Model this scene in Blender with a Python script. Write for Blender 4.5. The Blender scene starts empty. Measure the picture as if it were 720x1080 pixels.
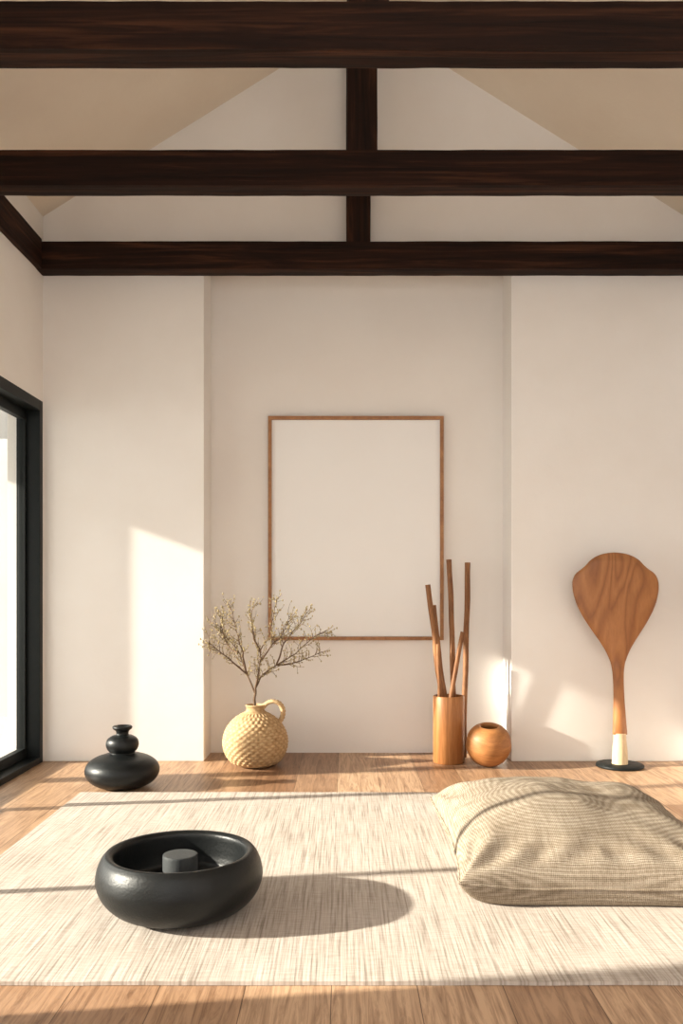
import bpy, bmesh, math, random
from mathutils import Vector, noise
random.seed(7)
C = bpy.context
scene = C.scene
scene.view_settings.view_transform = 'Standard'
scene.view_settings.look = 'None'

# ---------------------------------------------------------------- materials
def newmat(name):
    m = bpy.data.materials.new(name); m.use_nodes = True
    nt = m.node_tree
    b = nt.nodes['Principled BSDF']
    return m, nt, b
def N(nt, t, **kw):
    n = nt.nodes.new(t)
    for k, v in kw.items():
        setattr(n, k, v)
    return n
def coords(nt, scale, rot=(0,0,0)):
    tc = N(nt, 'ShaderNodeTexCoord'); mp = N(nt, 'ShaderNodeMapping')
    mp.inputs['Scale'].default_value = scale
    mp.inputs['Rotation'].default_value = rot
    nt.links.new(tc.outputs['Object'], mp.inputs['Vector'])
    return mp.outputs['Vector']
def ramp(nt, fac, stops):
    r = N(nt, 'ShaderNodeValToRGB')
    els = r.color_ramp.elements
    while len(els) < len(stops): els.new(0.5)
    for e, (p, c) in zip(els, stops):
        e.position = p; e.color = (*c, 1)
    nt.links.new(fac, r.inputs['Fac'])
    return r.outputs['Color']
def bump(nt, b, h, strength, dist=0.01, prev=None):
    bn = N(nt, 'ShaderNodeBump')
    bn.inputs['Strength'].default_value = strength
    bn.inputs['Distance'].default_value = dist
    nt.links.new(h, bn.inputs['Height'])
    if prev: nt.links.new(prev, bn.inputs['Normal'])
    nt.links.new(bn.outputs['Normal'], b.inputs['Normal'])
    return bn.outputs['Normal']
def nz(nt, vec, scale, detail=4, rough=0.55, dist=0):
    n = N(nt, 'ShaderNodeTexNoise')
    n.inputs['Scale'].default_value = scale
    n.inputs['Detail'].default_value = detail
    n.inputs['Roughness'].default_value = rough
    n.inputs['Distortion'].default_value = dist
    nt.links.new(vec, n.inputs['Vector'])
    return n.outputs['Fac']
def mixc(nt, a, b, fac=0.5, mode='MULTIPLY'):
    m = N(nt, 'ShaderNodeMix', data_type='RGBA', blend_type=mode)
    if isinstance(fac, float): m.inputs[0].default_value = fac
    else: nt.links.new(fac, m.inputs[0])
    nt.links.new(a, m.inputs[6]); nt.links.new(b, m.inputs[7])
    return m.outputs[2]

def plaster(name, c1, c2, bs=0.07):
    m, nt, b = newmat(name)
    v = coords(nt, (1,1,1))
    col = ramp(nt, nz(nt, v, 1.6, 5), [(0.3, c1), (0.7, c2)])
    nt.links.new(col, b.inputs['Base Color'])
    b.inputs['Roughness'].default_value = 0.92
    b.inputs['Specular IOR Level'].default_value = 0.2
    bump(nt, b, nz(nt, v, 35, 6, 0.65), bs, 0.01)
    return m
def wood(name, stops, scale, rough=0.5, bs=0.15, ns=6.0, dist=1.0, spec=0.4):
    m, nt, b = newmat(name)
    v = coords(nt, scale)
    n1 = nz(nt, v, ns, 6, 0.6, dist)
    col = ramp(nt, n1, stops)
    fine = ramp(nt, nz(nt, v, ns*6, 3, 0.6), [(0.3, (0.72,0.70,0.68)), (0.65, (1,1,1))])
    nt.links.new(mixc(nt, col, fine, 0.7), b.inputs['Base Color'])
    b.inputs['Roughness'].default_value = rough
    b.inputs['Specular IOR Level'].default_value = spec
    bump(nt, b, n1, bs, 0.01)
    return m
def plain(name, c, rough=0.5, metal=0, ns=40, bs=0.05, var=0.8, spec=0.4):
    m, nt, b = newmat(name)
    v = coords(nt, (1,1,1))
    n = nz(nt, v, ns, 5, 0.6)
    col = ramp(nt, n, [(0.3, tuple(x*var for x in c)), (0.7, c)])
    nt.links.new(col, b.inputs['Base Color'])
    b.inputs['Roughness'].default_value = rough
    b.inputs['Metallic'].default_value = metal
    b.inputs['Specular IOR Level'].default_value = spec
    bump(nt, b, n, bs, 0.004)
    return m

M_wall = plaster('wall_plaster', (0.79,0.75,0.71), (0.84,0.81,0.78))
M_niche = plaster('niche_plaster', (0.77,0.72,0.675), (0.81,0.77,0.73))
M_ceil = plaster('ceiling_plaster', (0.72,0.63,0.525), (0.78,0.70,0.595), 0.2)
M_ext = plaster('exterior_plaster', (0.46,0.46,0.46), (0.52,0.515,0.51))
M_ground = plain('gravel', (0.45,0.43,0.40), 0.95, 0, 60, 0.3)
beam_stops = [(0.30,(0.005,0.0020,0.0012)),(0.52,(0.019,0.0066,0.0032)),(0.74,(0.075,0.028,0.012))]
M_beamX = wood('beam_wood_x', beam_stops, (0.25,6,6), 0.7, 0.4, 5, 0.8, 0.15)
M_beamY = wood('beam_wood_y', beam_stops, (6,0.25,6), 0.7, 0.4, 5, 0.8, 0.15)
M_beamZ = wood('beam_wood_z', beam_stops, (6,6,0.25), 0.7, 0.4, 5, 0.8, 0.15)
M_black = plain('black_window_frame', (0.006,0.008,0.008), 0.5, 0.0, 40, 0.02, 0.8, 0.2)
M_blackstone = plain('black_stone', (0.0055,0.0068,0.0072), 0.40, 0, 120, 0.22, 0.7, 0.30)
M_knob = plain('dark_grey_stone', (0.04,0.044,0.046), 0.6, 0, 120, 0.2)
ws = [(0.25,(0.17,0.06,0.018)),(0.5,(0.34,0.135,0.04)),(0.75,(0.48,0.215,0.078))]
M_woodZ = wood('walnut_z', ws, (7,7,0.5), 0.45, 0.15, 4)
M_frame = wood('frame_wood', [(0.3,(0.26,0.11,0.04)),(0.7,(0.42,0.20,0.078))], (3,3,3), 0.5, 0.1, 4)
M_stick = wood('stick_wood', [(0.3,(0.15,0.056,0.018)),(0.7,(0.36,0.16,0.058))], (10,10,1.5), 0.6, 0.2, 4)
M_ball = wood('turned_wood', [(0.25,(0.24,0.09,0.026)),(0.75,(0.52,0.23,0.075))], (2,2,9), 0.5, 0.1, 3)
M_light = wood('pale_wood', [(0.3,(0.56,0.40,0.23)),(0.7,(0.72,0.55,0.35))], (7,7,1), 0.5, 0.1, 4)
M_paper = plain('paper', (0.84,0.82,0.80), 0.9, 0, 3, 0.0, 0.98, 0.2)
M_twig = plain('twig_bark', (0.12,0.07,0.038), 0.85)
M_bud = plain('bud', (0.46,0.37,0.20), 0.8, 0, 20, 0.0, 0.6)

def mat_paddle():
    m, nt, b = newmat('paddle_wood')
    v = coords(nt, (7.0, 2.0, 1.6))
    w = N(nt, 'ShaderNodeTexNoise'); w.inputs['Scale'].default_value = 0.8
    w.inputs['Detail'].default_value = 1.5; w.inputs['Distortion'].default_value = 0.3
    nt.links.new(v, w.inputs['Vector'])
    mu = N(nt, 'ShaderNodeMath', operation='MULTIPLY'); mu.inputs[1].default_value = 18
    nt.links.new(w.outputs['Fac'], mu.inputs[0])
    fr = N(nt, 'ShaderNodeMath', operation='PINGPONG'); fr.inputs[1].default_value = 1
    nt.links.new(mu.outputs[0], fr.inputs[0])
    col = ramp(nt, fr.outputs[0], [(0.0,(0.27,0.10,0.030)),(0.5,(0.37,0.148,0.045)),(1.0,(0.42,0.175,0.058))])
    fine = ramp(nt, nz(nt, v, 14, 4), [(0.3,(0.75,0.72,0.7)),(0.7,(1,1,1))])
    nt.links.new(mixc(nt, col, fine, 0.7), b.inputs['Base Color'])
    b.inputs['Roughness'].default_value = 0.45
    return m
M_paddle = mat_paddle()

def mat_floor():
    m, nt, b = newmat('oak_planks')
    tc = N(nt, 'ShaderNodeTexCoord')
    sp = N(nt, 'ShaderNodeSeparateXYZ'); cb = N(nt, 'ShaderNodeCombineXYZ')
    nt.links.new(tc.outputs['Object'], sp.inputs[0])
    sh = N(nt, 'ShaderNodeMath', operation='ADD'); sh.inputs[1].default_value = 0.8
    sx = N(nt, 'ShaderNodeMath', operation='ADD'); sx.inputs[1].default_value = 0.03
    nt.links.new(sp.outputs['Y'], sh.inputs[0]); nt.links.new(sp.outputs['X'], sx.inputs[0])
    nt.links.new(sh.outputs[0], cb.inputs['X']); nt.links.new(sx.outputs[0], cb.inputs['Y'])
    br = N(nt, 'ShaderNodeTexBrick')
    br.offset = 0.37
    br.inputs['Scale'].default_value = 1
    br.inputs['Brick Width'].default_value = 2.4
    br.inputs['Row Height'].default_value = 0.215
    br.inputs['Mortar Size'].default_value = 0.0013
    br.inputs['Color1'].default_value = (0.58,0.385,0.24,1)
    br.inputs['Color2'].default_value = (0.31,0.17,0.092,1)
    br.inputs['Mortar'].default_value = (0.12,0.06,0.025,1)
    nt.links.new(cb.outputs[0], br.inputs['Vector'])
    v = coords(nt, (14, 0.9, 1))
    g = ramp(nt, nz(nt, v, 2.5, 8, 0.72, 1.8), [(0.36,(0.44,0.37,0.32)),(0.58,(1,1,1))])
    nt.links.new(mixc(nt, br.outputs['Color'], g, 0.95), b.inputs['Base Color'])
    b.inputs['Roughness'].default_value = 0.42
    return m
M_floor = mat_floor()

def mat_rug():
    m, nt, b = newmat('woven_rug')
    v = coords(nt, (150, 3.0, 1))
    n1 = nz(nt, v, 1.0, 3, 0.6, 0.1)
    col = ramp(nt, n1, [(0.32,(0.32,0.275,0.235)),(0.48,(0.50,0.445,0.395)),(0.68,(0.61,0.56,0.51))])
    v2 = coords(nt, (3, 3, 1))
    c2 = ramp(nt, nz(nt, v2, 1.0, 3), [(0.3,(0.90,0.88,0.86)),(0.7,(1,1,1))])
    v3 = coords(nt, (18, 150, 1))
    c3 = ramp(nt, nz(nt, v3, 1.0, 2), [(0.35,(0.86,0.84,0.82)),(0.6,(1,1,1))])
    nt.links.new(mixc(nt, mixc(nt, col, c2, 1.0), c3, 1.0), b.inputs['Base Color'])
    b.inputs['Roughness'].default_value = 0.95
    b.inputs['Specular IOR Level'].default_value = 0.1
    bump(nt, b, n1, 0.3, 0.004)
    return m
M_rug = mat_rug()

def mat_linen():
    m, nt, b = newmat('linen_weave')
    v = coords(nt, (1,1,1))
    ws_ = []
    for ax in 'XYZ':
        w1 = N(nt, 'ShaderNodeTexWave', bands_direction=ax); w1.inputs['Scale'].default_value = 58
        w1.inputs['Distortion'].default_value = 2.0; w1.inputs['Detail'].default_value = 3
        w1.inputs['Detail Scale'].default_value = 4
        nt.links.new(v, w1.inputs['Vector']); ws_.append(w1)
    a = N(nt, 'ShaderNodeMath', operation='ADD'); a2 = N(nt, 'ShaderNodeMath', operation='ADD')
    nt.links.new(ws_[0].outputs['Fac'], a.inputs[0]); nt.links.new(ws_[1].outputs['Fac'], a.inputs[1])
    nt.links.new(a.outputs[0], a2.inputs[0]); nt.links.new(ws_[2].outputs['Fac'], a2.inputs[1])
    d = N(nt, 'ShaderNodeMath', operation='DIVIDE'); d.inputs[1].default_value = 3
    nt.links.new(a2.outputs[0], d.inputs[0])
    col = ramp(nt, d.outputs[0], [(0.1,(0.16,0.125,0.09)),(0.5,(0.31,0.26,0.20)),(0.9,(0.45,0.395,0.325))])
    vs = coords(nt, (1.2, 26, 26))
    st = ramp(nt, nz(nt, vs, 1.3, 3), [(0.3,(0.66,0.61,0.56)),(0.65,(1,1,1))])
    vg = coords(nt, (90, 4, 30))
    sg = ramp(nt, nz(nt, vg, 1.0, 3), [(0.3,(0.74,0.71,0.68)),(0.6,(1,1,1))])
    nt.links.new(mixc(nt, mixc(nt, col, st, 0.8), sg, 0.8), b.inputs['Base Color'])
    b.inputs['Roughness'].default_value = 0.95
    b.inputs['Specular IOR Level'].default_value = 0.1
    bump(nt, b, d.outputs[0], 0.35, 0.003)
    return m
M_linen = mat_linen()

def mat_rattan():
    m, nt, b = newmat('woven_straw')
    v = coords(nt, (1,1,1))
    col = ramp(nt, nz(nt, v, 45, 4), [(0.3,(0.37,0.225,0.10)),(0.7,(0.58,0.41,0.225))])
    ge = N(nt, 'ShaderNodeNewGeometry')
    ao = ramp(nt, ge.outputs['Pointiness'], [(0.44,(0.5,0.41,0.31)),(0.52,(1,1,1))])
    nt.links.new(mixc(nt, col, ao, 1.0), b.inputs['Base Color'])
    b.inputs['Roughness'].default_value = 0.8
    bump(nt, b, nz(nt, v, 220, 2), 0.4, 0.003)
    return m
M_rattan = mat_rattan()

def mat_glass():
    m, nt, b = newmat('window_glass')
    out = nt.nodes['Material Output']
    nt.nodes.remove(b)
    t = N(nt, 'ShaderNodeBsdfTransparent'); t.inputs[0].default_value = (0.96,0.98,0.97,1)
    g = N(nt, 'ShaderNodeBsdfGlossy'); g.inputs['Roughness'].default_value = 0.02
    mx = N(nt, 'ShaderNodeMixShader'); mx.inputs[0].default_value = 0.06
    nt.links.new(t.outputs[0], mx.inputs[1]); nt.links.new(g.outputs[0], mx.inputs[2])
    nt.links.new(mx.outputs[0], out.inputs['Surface'])
    return m
M_glass = mat_glass()

# ---------------------------------------------------------------- geometry helpers
def link(me, name, mat=None, parent=None, smooth=False):
    ob = bpy.data.objects.new(name, me)
    C.collection.objects.link(ob)
    if mat: me.materials.append(mat)
    if parent: ob.parent = parent
    if smooth:
        for p in me.polygons: p.use_smooth = True
    return ob
def empty(name, loc=(0,0,0)):
    e = bpy.data.objects.new(name, None); e.location = loc; e.empty_display_size = 0.1
    C.collection.objects.link(e); return e
def boxes(name, lst, mat, parent=None, bevel=0.0):
    bm = bmesh.new()
    for (x0,x1,y0,y1,z0,z1) in lst:
        r = bmesh.ops.create_cube(bm, size=1)
        for v in r['verts']:
            v.co = Vector(((x0+x1)/2+v.co.x*(x1-x0), (y0+y1)/2+v.co.y*(y1-y0), (z0+z1)/2+v.co.z*(z1-z0)))
    me = bpy.data.meshes.new(name); bm.to_mesh(me); bm.free()
    ob = link(me, name, mat, parent)
    if bevel:
        md = ob.modifiers.new('bevel', 'BEVEL'); md.width = bevel; md.segments = 3
    return ob
def extrude_poly(name, pts, axis, a0, a1, mat, parent=None):
    bm = bmesh.new()
    f = [bm.verts.new((p[0], a0, p[1])) for p in pts]
    k = [bm.verts.new((p[0], a1, p[1])) for p in pts]
    bm.faces.new(f); bm.faces.new(k[::-1])
    n = len(pts)
    for i in range(n):
        bm.faces.new((f[i], k[i], k[(i+1)%n], f[(i+1)%n]))
    bmesh.ops.recalc_face_normals(bm, faces=bm.faces)
    me = bpy.data.meshes.new(name); bm.to_mesh(me); bm.free()
    return link(me, name, mat, parent)
def catmull(pts, n):
    out = []
    P = [pts[0]] + list(pts) + [pts[-1]]
    for i in range(1, len(P)-2):
        p0,p1,p2,p3 = [Vector(q) for q in P[i-1:i+3]]
        for j in range(n):
            t = j/n
            out.append(0.5*((2*p1)+(p2-p0)*t+(2*p0-5*p1+4*p2-p3)*t*t+(3*p1-p0-3*p2+p3)*t**3))
    out.append(Vector(pts[-1]))
    return out
def lathe(name, prof, mat, parent=None, seg=96, sub=6, loc=(0,0,0), rfn=None):
    pr = catmull(prof, sub) if sub > 1 else [Vector(p) for p in prof]
    bm = bmesh.new(); rings = []
    for i, p in enumerate(pr):
        r, z = max(p[0], 0), p[1]
        if r < 1e-5:
            rings.append([bm.verts.new((0,0,z))]); continue
        ring = []
        for s in range(seg):
            a = 2*math.pi*s/seg
            rr = r if rfn is None else r + rfn(a, z, i/len(pr))
            ring.append(bm.verts.new((rr*math.cos(a), rr*math.sin(a), z)))
        rings.append(ring)
    for a, b in zip(rings[:-1], rings[1:]):
        for s in range(seg):
            t = (s+1) % seg
            if len(a) == 1 and len(b) == 1: continue
            if len(a) == 1: bm.faces.new((a[0], b[s], b[t]))
            elif len(b) == 1: bm.faces.new((a[s], b[0], a[t]))
            else: bm.faces.new((a[s], b[s], b[t], a[t]))
    bmesh.ops.recalc_face_normals(bm, faces=bm.faces)
    me = bpy.data.meshes.new(name); bm.to_mesh(me); bm.free()
    ob = link(me, name, mat, parent, True)
    ob.location = loc
    return ob
def tube(name, paths, mat, parent=None, res=4, loc=(0,0,0)):
    cu = bpy.data.curves.new(name, 'CURVE'); cu.dimensions = '3D'
    cu.bevel_depth = 1.0; cu.bevel_resolution = res; cu.use_fill_caps = True
    for pts in paths:
        sp = cu.splines.new('POLY'); sp.points.add(len(pts)-1)
        for q, (x,y,z,r) in zip(sp.points, pts):
            q.co = (x,y,z,1); q.radius = r
        sp.use_smooth = True
    cu.materials.append(mat)
    tmp = bpy.data.objects.new(name+'_tmp', cu); C.collection.objects.link(tmp)
    dg = C.evaluated_depsgraph_get(); dg.update()
    me = bpy.data.meshes.new_from_object(tmp.evaluated_get(dg))
    bpy.data.objects.remove(tmp)
    ob = bpy.data.objects.new(name, me); C.collection.objects.link(ob)
    if not me.materials: me.materials.append(mat)
    for p in me.polygons: p.use_smooth = True
    ob.location = loc
    if parent: ob.parent = parent
    return ob

# ---------------------------------------------------------------- room shell
XL, XR = -1.73, 1.98
Y0, YB, YN = -1.0, 5.0, 5.26
RX, RZ = 0.12, 4.30
SL = 0.627
ZT = 2.81
PT = 2.93
zl = RZ - SL*(RX-XL); zr = RZ - SL*(XR-RX)
boxes('floor', [(XL-0.25, XR+0.25, Y0, YN+0.2, -0.12, 0)], M_floor)
boxes('wall_back_left_pier', [(XL-0.2, -0.803, YB, YN+0.2, 0, PT)], M_wall, None, 0.004)
boxes('wall_back_right_pier', [(0.967, XR+0.2, YB, YN+0.2, 0, PT)], M_wall, None, 0.004)
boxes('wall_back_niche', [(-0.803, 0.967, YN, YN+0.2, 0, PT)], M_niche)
extrude_poly('wall_back_gable', [(XL-0.2,PT),(XR+0.2,PT),(XR+0.2,RZ-SL*(XR+0.2-RX)),(RX,RZ),(XL-0.2,RZ-SL*(RX-XL+0.2))], 'Y', YB, YN+0.2, M_wall)
WY0, WY1, WZ = 1.80, 4.985, 2.07
boxes('wall_left', [(XL-0.2, XL, Y0, YB, WZ, zl),
                    (XL-0.2, XL, Y0, WY0, 0, WZ),
                    (XL-0.2, XL, WY1, YB, 0, WZ)], M_wall)
boxes('wall_right', [(XR, XR+0.2, Y0, YB, 0, zr)], M_wall)
th = 0.16
extrude_poly('ceiling', [(XL-0.2,RZ-SL*(RX-XL+0.2)),(RX,RZ),(XR+0.2,RZ-SL*(XR+0.2-RX)),
                         (XR+0.2,RZ-SL*(XR+0.2-RX)+th),(RX,RZ+th),(XL-0.2,RZ-SL*(RX-XL+0.2)+th)], 'Y', Y0, YN+0.2, M_ceil)
# outside
e = empty('sun_cutoff_eave')  # unseen overhang, added to limit how high the sun reaches indoors
boxes('sun_cutoff_slab', [(XL-1.2, XL-0.2, Y0, 6.4, 2.10, 2.24)], M_ext, e)
boxes('sun_cutoff_lip', [(XL-1.24, XL-1.2, Y0, 6.4, 2.00, 2.26)], M_ext, e)  # added edge, dropped below the slab to set the sun cutoff
boxes('added_shade_posts', [(XL-0.95, XL-0.85, 4.29, 4.39, -0.04, 2.10), (XL-0.95, XL-0.85, 0.9, 1.0, -0.04, 2.10)], M_ext, e)  # unseen posts; the far one is added to bound the right pier's sun patch
boxes('garden_ground', [(-9, XL-0.25, -4, 9, -0.20, -0.04)], M_ground)
boxes('garden_wall', [(-6, XL-0.3, 7.0, 7.2, -0.04, 3.2)], M_ext)

def hewn(name, x0,x1,y0,y1,z0,z1, axis, mat, parent, amp=0.003):
    bm = bmesh.new()
    L = (x1-x0, y1-y0, z1-z0)[axis]
    n = max(2, int(L/0.05)); k = 6
    o = [i for i in range(3) if i != axis]
    lo = (x0,y0,z0); hi = (x1,y1,z1)
    rings = []
    for i in range(n+1):
        ring = []
        t = i/n
        per = []
        for a in range(k): per.append((a/k, 0))
        for a in range(k): per.append((1, a/k))
        for a in range(k): per.append((1-a/k, 1))
        for a in range(k): per.append((0, 1-a/k))
        for (u, v) in per:
            p = [0,0,0]
            p[axis] = lo[axis]+t*L
            cu, cv = (u-.5), (v-.5)
            f = 1.0
            if abs(cu) > 0.49 and abs(cv) > 0.49: f = 0.975
            p[o[0]] = (lo[o[0]]+hi[o[0]])/2 + cu*f*(hi[o[0]]-lo[o[0]])
            p[o[1]] = (lo[o[1]]+hi[o[1]])/2 + cv*f*(hi[o[1]]-lo[o[1]])
            q = Vector(p)
            w = noise.noise(q*2.2)*amp + noise.noise(q*9)*amp*0.35
            p[o[0]] -= (abs(w))*(1 if cu > 0 else -1)*(2*abs(cu))
            p[o[1]] -= (abs(w))*(1 if cv > 0 else -1)*(2*abs(cv))
            ring.append(bm.verts.new(p))
        rings.append(ring)
    m = 4*k
    for a, b in zip(rings[:-1], rings[1:]):
        for s in range(m):
            bm.faces.new((a[s], a[(s+1)%m], b[(s+1)%m], b[s]))
    bm.faces.new(rings[0]); bm.faces.new(rings[-1][::-1])
    bmesh.ops.recalc_face_normals(bm, faces=bm.faces)
    me = bpy.data.meshes.new(name); bm.to_mesh(me); bm.free()
    return link(me, name, mat, parent)
for (ya, yb, zb_, zt) in ((4.885, 5.0, 2.795, 2.955), (3.905, 4.015, ZT, 2.975), (2.915, 3.03, ZT, 2.975)):
    e = empty('ceiling_beam')
    hewn('tie_beam', XL, XR, ya, yb, zb_, zt, 0, M_beamX, e)
    hewn('king_post', 0.085-0.07, 0.085+0.07, ya+0.01, yb-0.005, zt-0.004, RZ-0.05, 2, M_beamZ, e)
e = empty('wall_plate_beam')
hewn('plate', XL, XL+0.035, Y0, 4.88, 2.795, 2.965, 1, M_beamY, e, 0.002)

# window
w = empty('window_1')
fx0, fx1 = XL-0.13, XL+0.004
boxes('outer_frame', [(fx0, fx1, WY1-0.05, WY1, 0, WZ), (fx0, fx1, WY0, WY0+0.05, 0, WZ),
                      (fx0, fx1, WY0+0.05, WY1-0.05, WZ-0.06, WZ), (fx0, fx1, WY0+0.05, WY1-0.05, 0, 0.035)], M_black, w, 0.003)
muls = [3.87, 2.72]
ed = [WY1-0.05] + muls + [WY0+0.05]
for i in range(3):
    a, b = ed[i+1], ed[i]
    xo = XL-0.06 if i % 2 else XL-0.11
    s = 0.024
    boxes('sash_%d' % (i+1), [(xo, xo+0.04, a-0.0, a+s, 0.035, WZ-0.06), (xo, xo+0.04, b-s, b, 0.035, WZ-0.06),
                      (xo, xo+0.04, a+s, b-s, 0.035, 0.09), (xo, xo+0.04, a+s, b-s, WZ-0.115, WZ-0.06)], M_black, w, 0.003)
    boxes('glass_%d' % (i+1), [(xo+0.016, xo+0.024, a+s, b-s, 0.09, WZ-0.115)], M_glass, w)

# rug
def rug():
    bm = bmesh.new()
    x0,x1,y0,y1 = -1.27,1.30,2.18,4.20
    nx, ny = 120, 90
    g = {}
    for i in range(nx+1):
        for j in range(ny+1):
            x = x0+(x1-x0)*i/nx; y = y0+(y1-y0)*j/ny
            ex = 0.004*noise.noise(Vector((x*5, y*5, 0)))
            z = 0.011 + 0.0015*noise.noise(Vector((x*8, y*3, 3)))
            if i in (0,nx) : x += ex
            if j in (0,ny) : y += ex
            g[i,j] = bm.verts.new((x,y,z))
    for i in range(nx):
        for j in range(ny):
            bm.faces.new((g[i,j],g[i+1,j],g[i+1,j+1],g[i,j+1]))
    edge = [e for e in bm.edges if e.is_boundary]
    r = bmesh.ops.extrude_edge_only(bm, edges=edge)
    for v in r['geom']:
        if isinstance(v, bmesh.types.BMVert): v.co.z = 0.001
    me = bpy.data.meshes.new('rug'); bm.to_mesh(me); bm.free()
    return link(me, 'area_rug', M_rug, None, False)
rug()

# black bowl
e = empty('black_stone_bowl', (-0.500, 2.66, 0.0125))
lathe('bowl', [(0,0.0),(0.12,0.0),(0.150,0.003),(0.196,0.020),(0.233,0.055),(0.251,0.098),(0.249,0.134),(0.238,0.164),(0.227,0.179),(0.220,0.184),(0.209,0.182),(0.200,0.172),(0.198,0.14),(0.194,0.10),(0.18,0.075),(0.12,0.068),(0,0.066)],
      M_blackstone, e, 128, 8)
lathe('center_knob', [(0,0.060),(0.048,0.060),(0.052,0.064),(0.053,0.10),(0.053,0.164),(0.051,0.170),(0.046,0.172),(0.0,0.172)], M_knob, e, 64, 4)

# black gourd-like stacked vase
e = empty('black_gourd_vase', (-1.11, 4.36, 0.0005))
lathe('body', [(0,0.0),(0.07,0.0),(0.115,0.008),(0.16,0.035),(0.183,0.075),(0.175,0.115),(0.14,0.145),(0.095,0.162),(0.066,0.170),(0.062,0.176),(0.074,0.190),(0.081,0.214),(0.074,0.240),(0.052,0.256),(0.034,0.262),(0.030,0.270),(0.034,0.282),(0.046,0.292),(0.049,0.300),(0.045,0.306),(0.036,0.306),(0.026,0.298),(0.018,0.285),(0,0.280)],
      M_blackstone, e, 96, 6)

# woven vase with handle and branches
e = empty('woven_vase', (-0.495, 4.88, 0.0))
def weave(a, z, t):
    if z < 0.012 or z > 0.30: return 0
    rows = 19
    q = z/0.30*rows
    row = math.floor(q); f = q-row
    ph = (row % 2)*math.pi
    s = math.sin(a*26+ph)
    return 0.0062*abs(math.sin(f*math.pi))**0.7*(0.45+0.55*s) - 0.002
lathe('body', [(0,0.004),(0.07,0.004),(0.105,0.008),(0.14,0.03),(0.170,0.075),(0.182,0.13),(0.174,0.185),(0.148,0.235),(0.108,0.275),(0.070,0.298),(0.052,0.312),(0.050,0.328),(0.056,0.340),(0.052,0.344),(0.045,0.338),(0.041,0.325),(0.042,0.31),(0.03,0.30),(0,0.30)],
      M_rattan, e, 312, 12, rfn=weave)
hp = catmull([(0.04,0,0.325),(0.065,0,0.352),(0.10,0,0.362),(0.135,0,0.350),(0.155,0,0.315),(0.152,0,0.275),(0.135,0,0.245)], 10)
ropes = []
for k in range(3):
    ropes.append([(p.x+0.007*math.cos(i*0.45+k*2.094), 0.007*math.sin(i*0.45+k*2.094), p.z+0.004*math.sin(i*0.45+k*2.094), 0.0085) for i, p in enumerate(hp)])
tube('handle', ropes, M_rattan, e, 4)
stems = [
 [(0,-.05),(-.004,.05),(.0,.10),(.02,.2),(.03,.3),(.08,.42),(.12,.60)],
 [(0,.07),(-.05,.18),(-.1,.3),(-.17,.38),(-.24,.46)],
 [(-.05,.18),(-.07,.33),(-.1,.45),(-.13,.57)],
 [(.0,.10),(.04,.17),(.12,.23),(.22,.29),(.32,.38),(.39,.42)],
 [(.12,.23),(.16,.35),(.24,.45),(.29,.53)],
 [(-.05,.18),(-.13,.26),(-.2,.32),(-.25,.36)],
 [(.12,.23),(.2,.235),(.28,.26),(.37,.30)],
 [(.03,.3),(0,.38),(-.02,.48),(-.01,.56)],
 [(.03,.25),(.09,.34),(.15,.4),(.19,.5)],
 [(-.1,.3),(-.16,.33),(-.2,.42),(-.21,.5)],
]
paths = []; buds = []
zb = 0.335
def yoff(x, z, s): return 0.10*math.sin(s*2.3)*min(1, max(0, z)/0.4)
for si, st in enumerate(stems):
    pts = catmull([(p[0], p[1], 0) for p in st], 6)
    n = len(pts)
    P = []
    for i, p in enumerate(pts):
        t = i/(n-1)
        jx = 0.008*noise.noise(Vector((p.x*20, p.y*20, si)))
        base = 0.0068 if si == 0 else 0.0042
        P.append((p.x+jx, yoff(p.x, p.y, si)*(1 if si else 0), p.y+zb, base*(1-t)+0.0013))
    if si:
        for i in range(min(6, n)):
            x,y,z,r = P[i]; P[i] = (x, y*i/6, z, r)
    paths.append(P)
    for i in range(5 if si else 14, n):
        x,y,z,r = P[i]
        dx = P[i][0]-P[i-1][0]; dz = P[i][2]-P[i-1][2]
        ang = math.atan2(dz, dx)
        for rep in range(1 if random.random() < 0.5 else 2):
            L = random.uniform(0.035, 0.09)
            a = ang + random.choice((-1,1))*random.uniform(0.4, 1.0)
            yy = random.uniform(-0.6, 0.6)
            tw = []
            for j in range(5):
                u = j/4
                aa = a + 0.4*u*(1 if a < math.pi/2 else -1)
                tw.append((x+L*u*math.cos(aa), y+L*u*yy, z+L*u*math.sin(aa), 0.0013*(1-u)+0.0006))
            paths.append(tw)
            for j in (1,2,3,4):
                if random.random() < 0.85:
                    q = tw[j]; buds.append((q[0]+random.uniform(-.004,.004), q[1], q[2]+random.uniform(-.004,.004)))
            if random.random() < 0.5:
                q = tw[2]; a2 = a+random.choice((-.8,.8)); L2 = L*0.5
                t2 = [(q[0]+L2*u*math.cos(a2), q[1], q[2]+L2*u*math.sin(a2), 0.0008) for u in (0,.5,1)]
                paths.append(t2); buds.append(t2[2][:3])
tube('branches', paths, M_twig, e, 2)
bm = bmesh.new()
for b in buds:
    r = bmesh.ops.create_icosphere(bm, subdivisions=1, radius=random.uniform(0.0032, 0.0060))
    sx = random.uniform(0.7,1.0); sz = random.uniform(1.0,1.5)
    for v in r['verts']: v.co = Vector((v.co.x*sx+b[0], v.co.y*sx+b[1], v.co.z*sz+b[2]))
me = bpy.data.meshes.new('buds'); bm.to_mesh(me); bm.free()
link(me, 'buds', M_bud, e, True)

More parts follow.
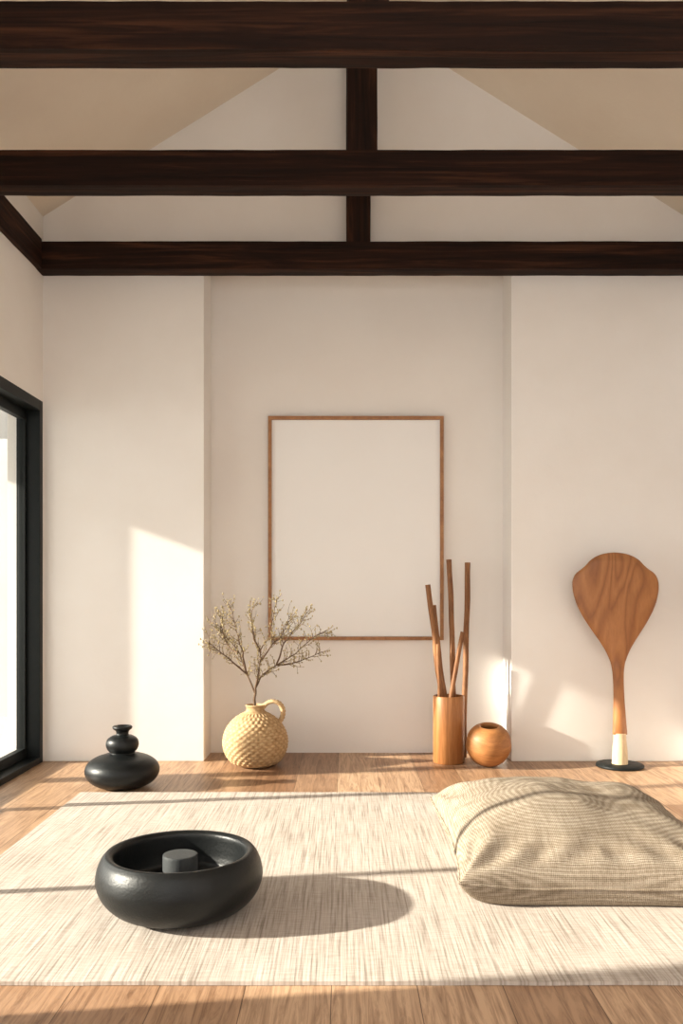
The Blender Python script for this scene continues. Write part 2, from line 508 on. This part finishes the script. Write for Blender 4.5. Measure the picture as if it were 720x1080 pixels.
# picture frame
e = empty('picture_frame', (0.075, YN, 1.36))
W, H, fw = 1.057/2, 1.35/2, 0.021
boxes('frame', [(-W,-W+fw,-0.04,-0.001,-H,H),(W-fw,W,-0.04,-0.001,-H,H),(-W+fw,W-fw,-0.04,-0.001,H-fw,H),(-W+fw,W-fw,-0.04,-0.001,-H,-H+fw)], M_frame, e, 0.002)
boxes('blank_print', [(-W+fw,W-fw,-0.02,-0.003,-H+fw,H-fw)], M_paper, e)

# cylindrical wooden vase with sticks
e = empty('wooden_stick_vase', (0.603, 4.97, 0))
lathe('vase', [(0,0.001),(0.084,0.001),(0.089,0.006),(0.089,0.378),(0.087,0.383),(0.080,0.383),(0.078,0.378),(0.078,0.02),(0,0.02)], M_woodZ, e, 64, 1)
def stick(x0,y0,z0,x1,y1,z1,r,s):
    o = []
    for i in range(17):
        t = i/16
        b = 0.006*noise.noise(Vector((t*3, s*3.1, 0)))*4
        o.append((x0+(x1-x0)*t + b*math.sin(t*math.pi), y0+(y1-y0)*t, z0+(z1-z0)*t, r*(1+0.12*noise.noise(Vector((t*9, s, 5))))))
    return o
X = 0.603
tube('sticks', [
  stick(0.615-X, 0.0, 0.03, 0.486-X, 0.03, 1.018, 0.0150, 1),
  stick(0.655-X, 0.02, 0.03, 0.616-X, 0.10, 1.165, 0.0155, 2),
  stick(0.705-X, 0.115, 0.005, 0.738-X, 0.19, 1.150, 0.0165, 3),
  stick(0.575-X, -0.03, 0.03, 0.677-X, -0.05, 0.75, 0.0130, 4),
  stick(0.560-X, -0.02, 0.03, 0.540-X, -0.03, 0.68, 0.0120, 5),
  stick(0.640-X, 0.04, 0.03, 0.525-X, 0.06, 0.90, 0.0120, 6),
], M_stick, e, 5)

# round wooden vase
e = empty('round_wooden_vase', (0.812, 4.86, 0))
o = lathe('body', [(0,0.001),(0.03,0.001),(0.055,0.006),(0.093,0.035),(0.121,0.085),(0.124,0.13),(0.112,0.180),(0.085,0.213),(0.062,0.226),(0.055,0.229),(0.048,0.224),(0.047,0.21),(0.06,0.18),(0.06,0.10),(0,0.08)], M_ball, e, 96, 6)
o.rotation_euler = (0.20, 0, 0); o.location = (0, 0.02, 0.0075)

# wooden paddle sculpture on a stand
e = empty('wooden_paddle_sculpture', (1.545, 4.85, 0))
sc = 1/187.0
prof = [(583,0.3),(583.6,7),(585,14),(588,21),(592,26.5),(596,30.0),(600,34.5),(605,41),(611,44.3),(618,45.2),(626,44.3),(635,42),(645,37.8),(655,32.2),(665,25.8),(675,19),(685,13),(695,8.6),(705,6.2),(720,5.4),(740,5.8),(760,6.8),(773,7.6)]
pp = catmull([(a, b, 0) for a, b in prof], 4)
bm = bmesh.new(); rings = []; seg = 40
for p in pp:
    z = (807-p[0])*sc; hw = max(p[1], 0.1)*sc
    t = 0.026
    if hw > 0.045: t = 0.020
    elif hw > 0.032: t = 0.032-(hw-0.032)/(0.013)*0.012
    t = min(t, hw)
    if p[0] < 592: t = min(t, 0.020*math.sqrt(max(0.02, (p[0]-582.8)/9.2)))
    ring = []
    for s in range(seg):
        a = 2*math.pi*s/seg
        n = 0.75 if hw > 0.045 else 1.0
        cx = math.copysign(abs(math.cos(a))**n, math.cos(a)); sy = math.copysign(abs(math.sin(a))**n, math.sin(a))
        ring.append(bm.verts.new((cx*hw - 0.030*max(0, z-0.2), sy*t, z)))
    rings.append(ring)
for a, b in zip(rings[:-1], rings[1:]):
    for s in range(seg): bm.faces.new((a[s], a[(s+1)%seg], b[(s+1)%seg], b[s]))
bm.faces.new(rings[0]); bm.faces.new(rings[-1])
bmesh.ops.recalc_face_normals(bm, faces=bm.faces)
me = bpy.data.meshes.new('blade_and_handle'); bm.to_mesh(me); bm.free()
link(me, 'blade_and_handle', M_paddle, e, True)
lathe('ferrule', [(0,0.015),(0.040,0.015),(0.043,0.03),(0.041,0.09),(0.036,0.14),(0.033,0.183),(0.030,0.188),(0,0.188)], M_light, e, 48, 4)
lathe('base_disc', [(0,0.0005),(0.125,0.0005),(0.13,0.004),(0.13,0.013),(0.126,0.017),(0,0.018)], M_black, e, 96, 1)

# floor cushion
def cushion():
    A, B, H = 0.45, 0.54, 0.188
    n = 110
    bm = bmesh.new()
    def pt(u, v, side):
        ax = A*(1-0.075*(1-v*v)*abs(u)**2)
        bx = B*(1-0.050*(1-u*u)*abs(v)**2)
        x, y = u*ax, v*bx
        pu = (1-abs(u)**2.6); pv = (1-abs(v)**2.6)
        h = max(0, pu*pv)**0.46
        q = Vector((x*3.2, y*3.2, side*2.0))
        wr = noise.noise(q)*0.018 + noise.noise(q*2.7)*0.010
        edge = 1-max(abs(u), abs(v))
        ang = math.atan2(1-abs(v), 1-abs(u)+1e-6)
        rc = math.hypot(1-abs(u), 1-abs(v))
        fold = 0.010*math.sin(ang*9+noise.noise(q)*2)*math.exp(-((rc-0.28)/0.20)**2)*min(1, edge*10)
        cr = 0.006*math.sin((abs(u)-abs(v))*18+noise.noise(q)*3)*math.exp(-((edge-0.10)/0.10)**2)*min(1, edge*12)
        cor = (u*u*v*v)**2
        seam = 0.058 + 0.022*cor + 0.008*noise.noise(Vector((x*4, y*4, 9)))
        if side > 0:
            z = seam + h*(H + wr) + cr + fold
        else:
            z = seam - min(h*2.8, 1.0)*seam
            z = max(z, 0.0)
        return (x, y, z)
    top = {}; bot = {}
    for i in range(n+1):
        for j in range(n+1):
            u = math.sin((2*i/n-1)*math.pi/2); v = math.sin((2*j/n-1)*math.pi/2)
            u = 0.6*u+0.4*(2*i/n-1); v = 0.6*v+0.4*(2*j/n-1)
            top[i,j] = bm.verts.new(pt(u,v,1))
            if i in (0,n) or j in (0,n): bot[i,j] = top[i,j]
            else: bot[i,j] = bm.verts.new(pt(u,v,-1))
    for i in range(n):
        for j in range(n):
            bm.faces.new((top[i,j],top[i+1,j],top[i+1,j+1],top[i,j+1]))
            bm.faces.new((bot[i,j],bot[i,j+1],bot[i+1,j+1],bot[i+1,j]))
    me = bpy.data.meshes.new('cushion_body'); bm.to_mesh(me); bm.free()
    e = empty('floor_cushion', (0.815, 3.185, 0.0135))
    e.rotation_euler = (0,0,math.radians(-1.0))
    o = link(me, 'cushion_body', M_linen, e, True)
    md = o.modifiers.new('s', 'SUBSURF'); md.levels = 1; md.render_levels = 1
    per = []
    m = 60
    for k in range(m): per.append((-1+2*k/m, -1))
    for k in range(m): per.append((1, -1+2*k/m))
    for k in range(m): per.append((1-2*k/m, 1))
    for k in range(m+1): per.append((-1, 1-2*k/m))
    path = [(*pt(u,v,1), 0.0045) for u,v in per]
    tube('seam', [path], M_linen, e, 3)
cushion()

# ---------------------------------------------------------------- light
world = bpy.data.worlds.new('World'); scene.world = world
world.use_nodes = True
wn = world.node_tree
bg = wn.nodes['Background']
bg.inputs[0].default_value = (1.0, 0.955, 0.905, 1)
tc = wn.nodes.new('ShaderNodeTexCoord'); sp = wn.nodes.new('ShaderNodeSeparateXYZ')
wn.links.new(tc.outputs['Generated'], sp.inputs[0])
mr = wn.nodes.new('ShaderNodeMapRange')
mr.inputs['From Min'].default_value = -1; mr.inputs['From Max'].default_value = 0.7
mr.inputs['To Min'].default_value = 4.6; mr.inputs['To Max'].default_value = 0.42
wn.links.new(sp.outputs['X'], mr.inputs['Value'])
wn.links.new(mr.outputs[0], bg.inputs[1])
sd = bpy.data.lights.new('sun', 'SUN'); sd.energy = 18.0; sd.angle = math.radians(1.2); sd.color = (1.0, 0.90, 0.78)
so = bpy.data.objects.new('sun', sd); C.collection.objects.link(so)
d = Vector((1.0, 0.15, -0.37))
so.rotation_euler = d.to_track_quat('-Z', 'Y').to_euler(); so.location = (-6, 1, 4)

# ---------------------------------------------------------------- camera
cd = bpy.data.cameras.new('camera'); cam = bpy.data.objects.new('camera', cd)
C.collection.objects.link(cam); scene.camera = cam
cam.location = (0, 0, 1.0); cam.rotation_euler = (math.radians(90), 0, 0)
cd.sensor_fit = 'VERTICAL'; cd.sensor_height = 36; cd.sensor_width = 24
cd.lens = 915/1080*36
cd.shift_y = 80/1080; cd.shift_x = -2/1080
cd.clip_start = 0.05
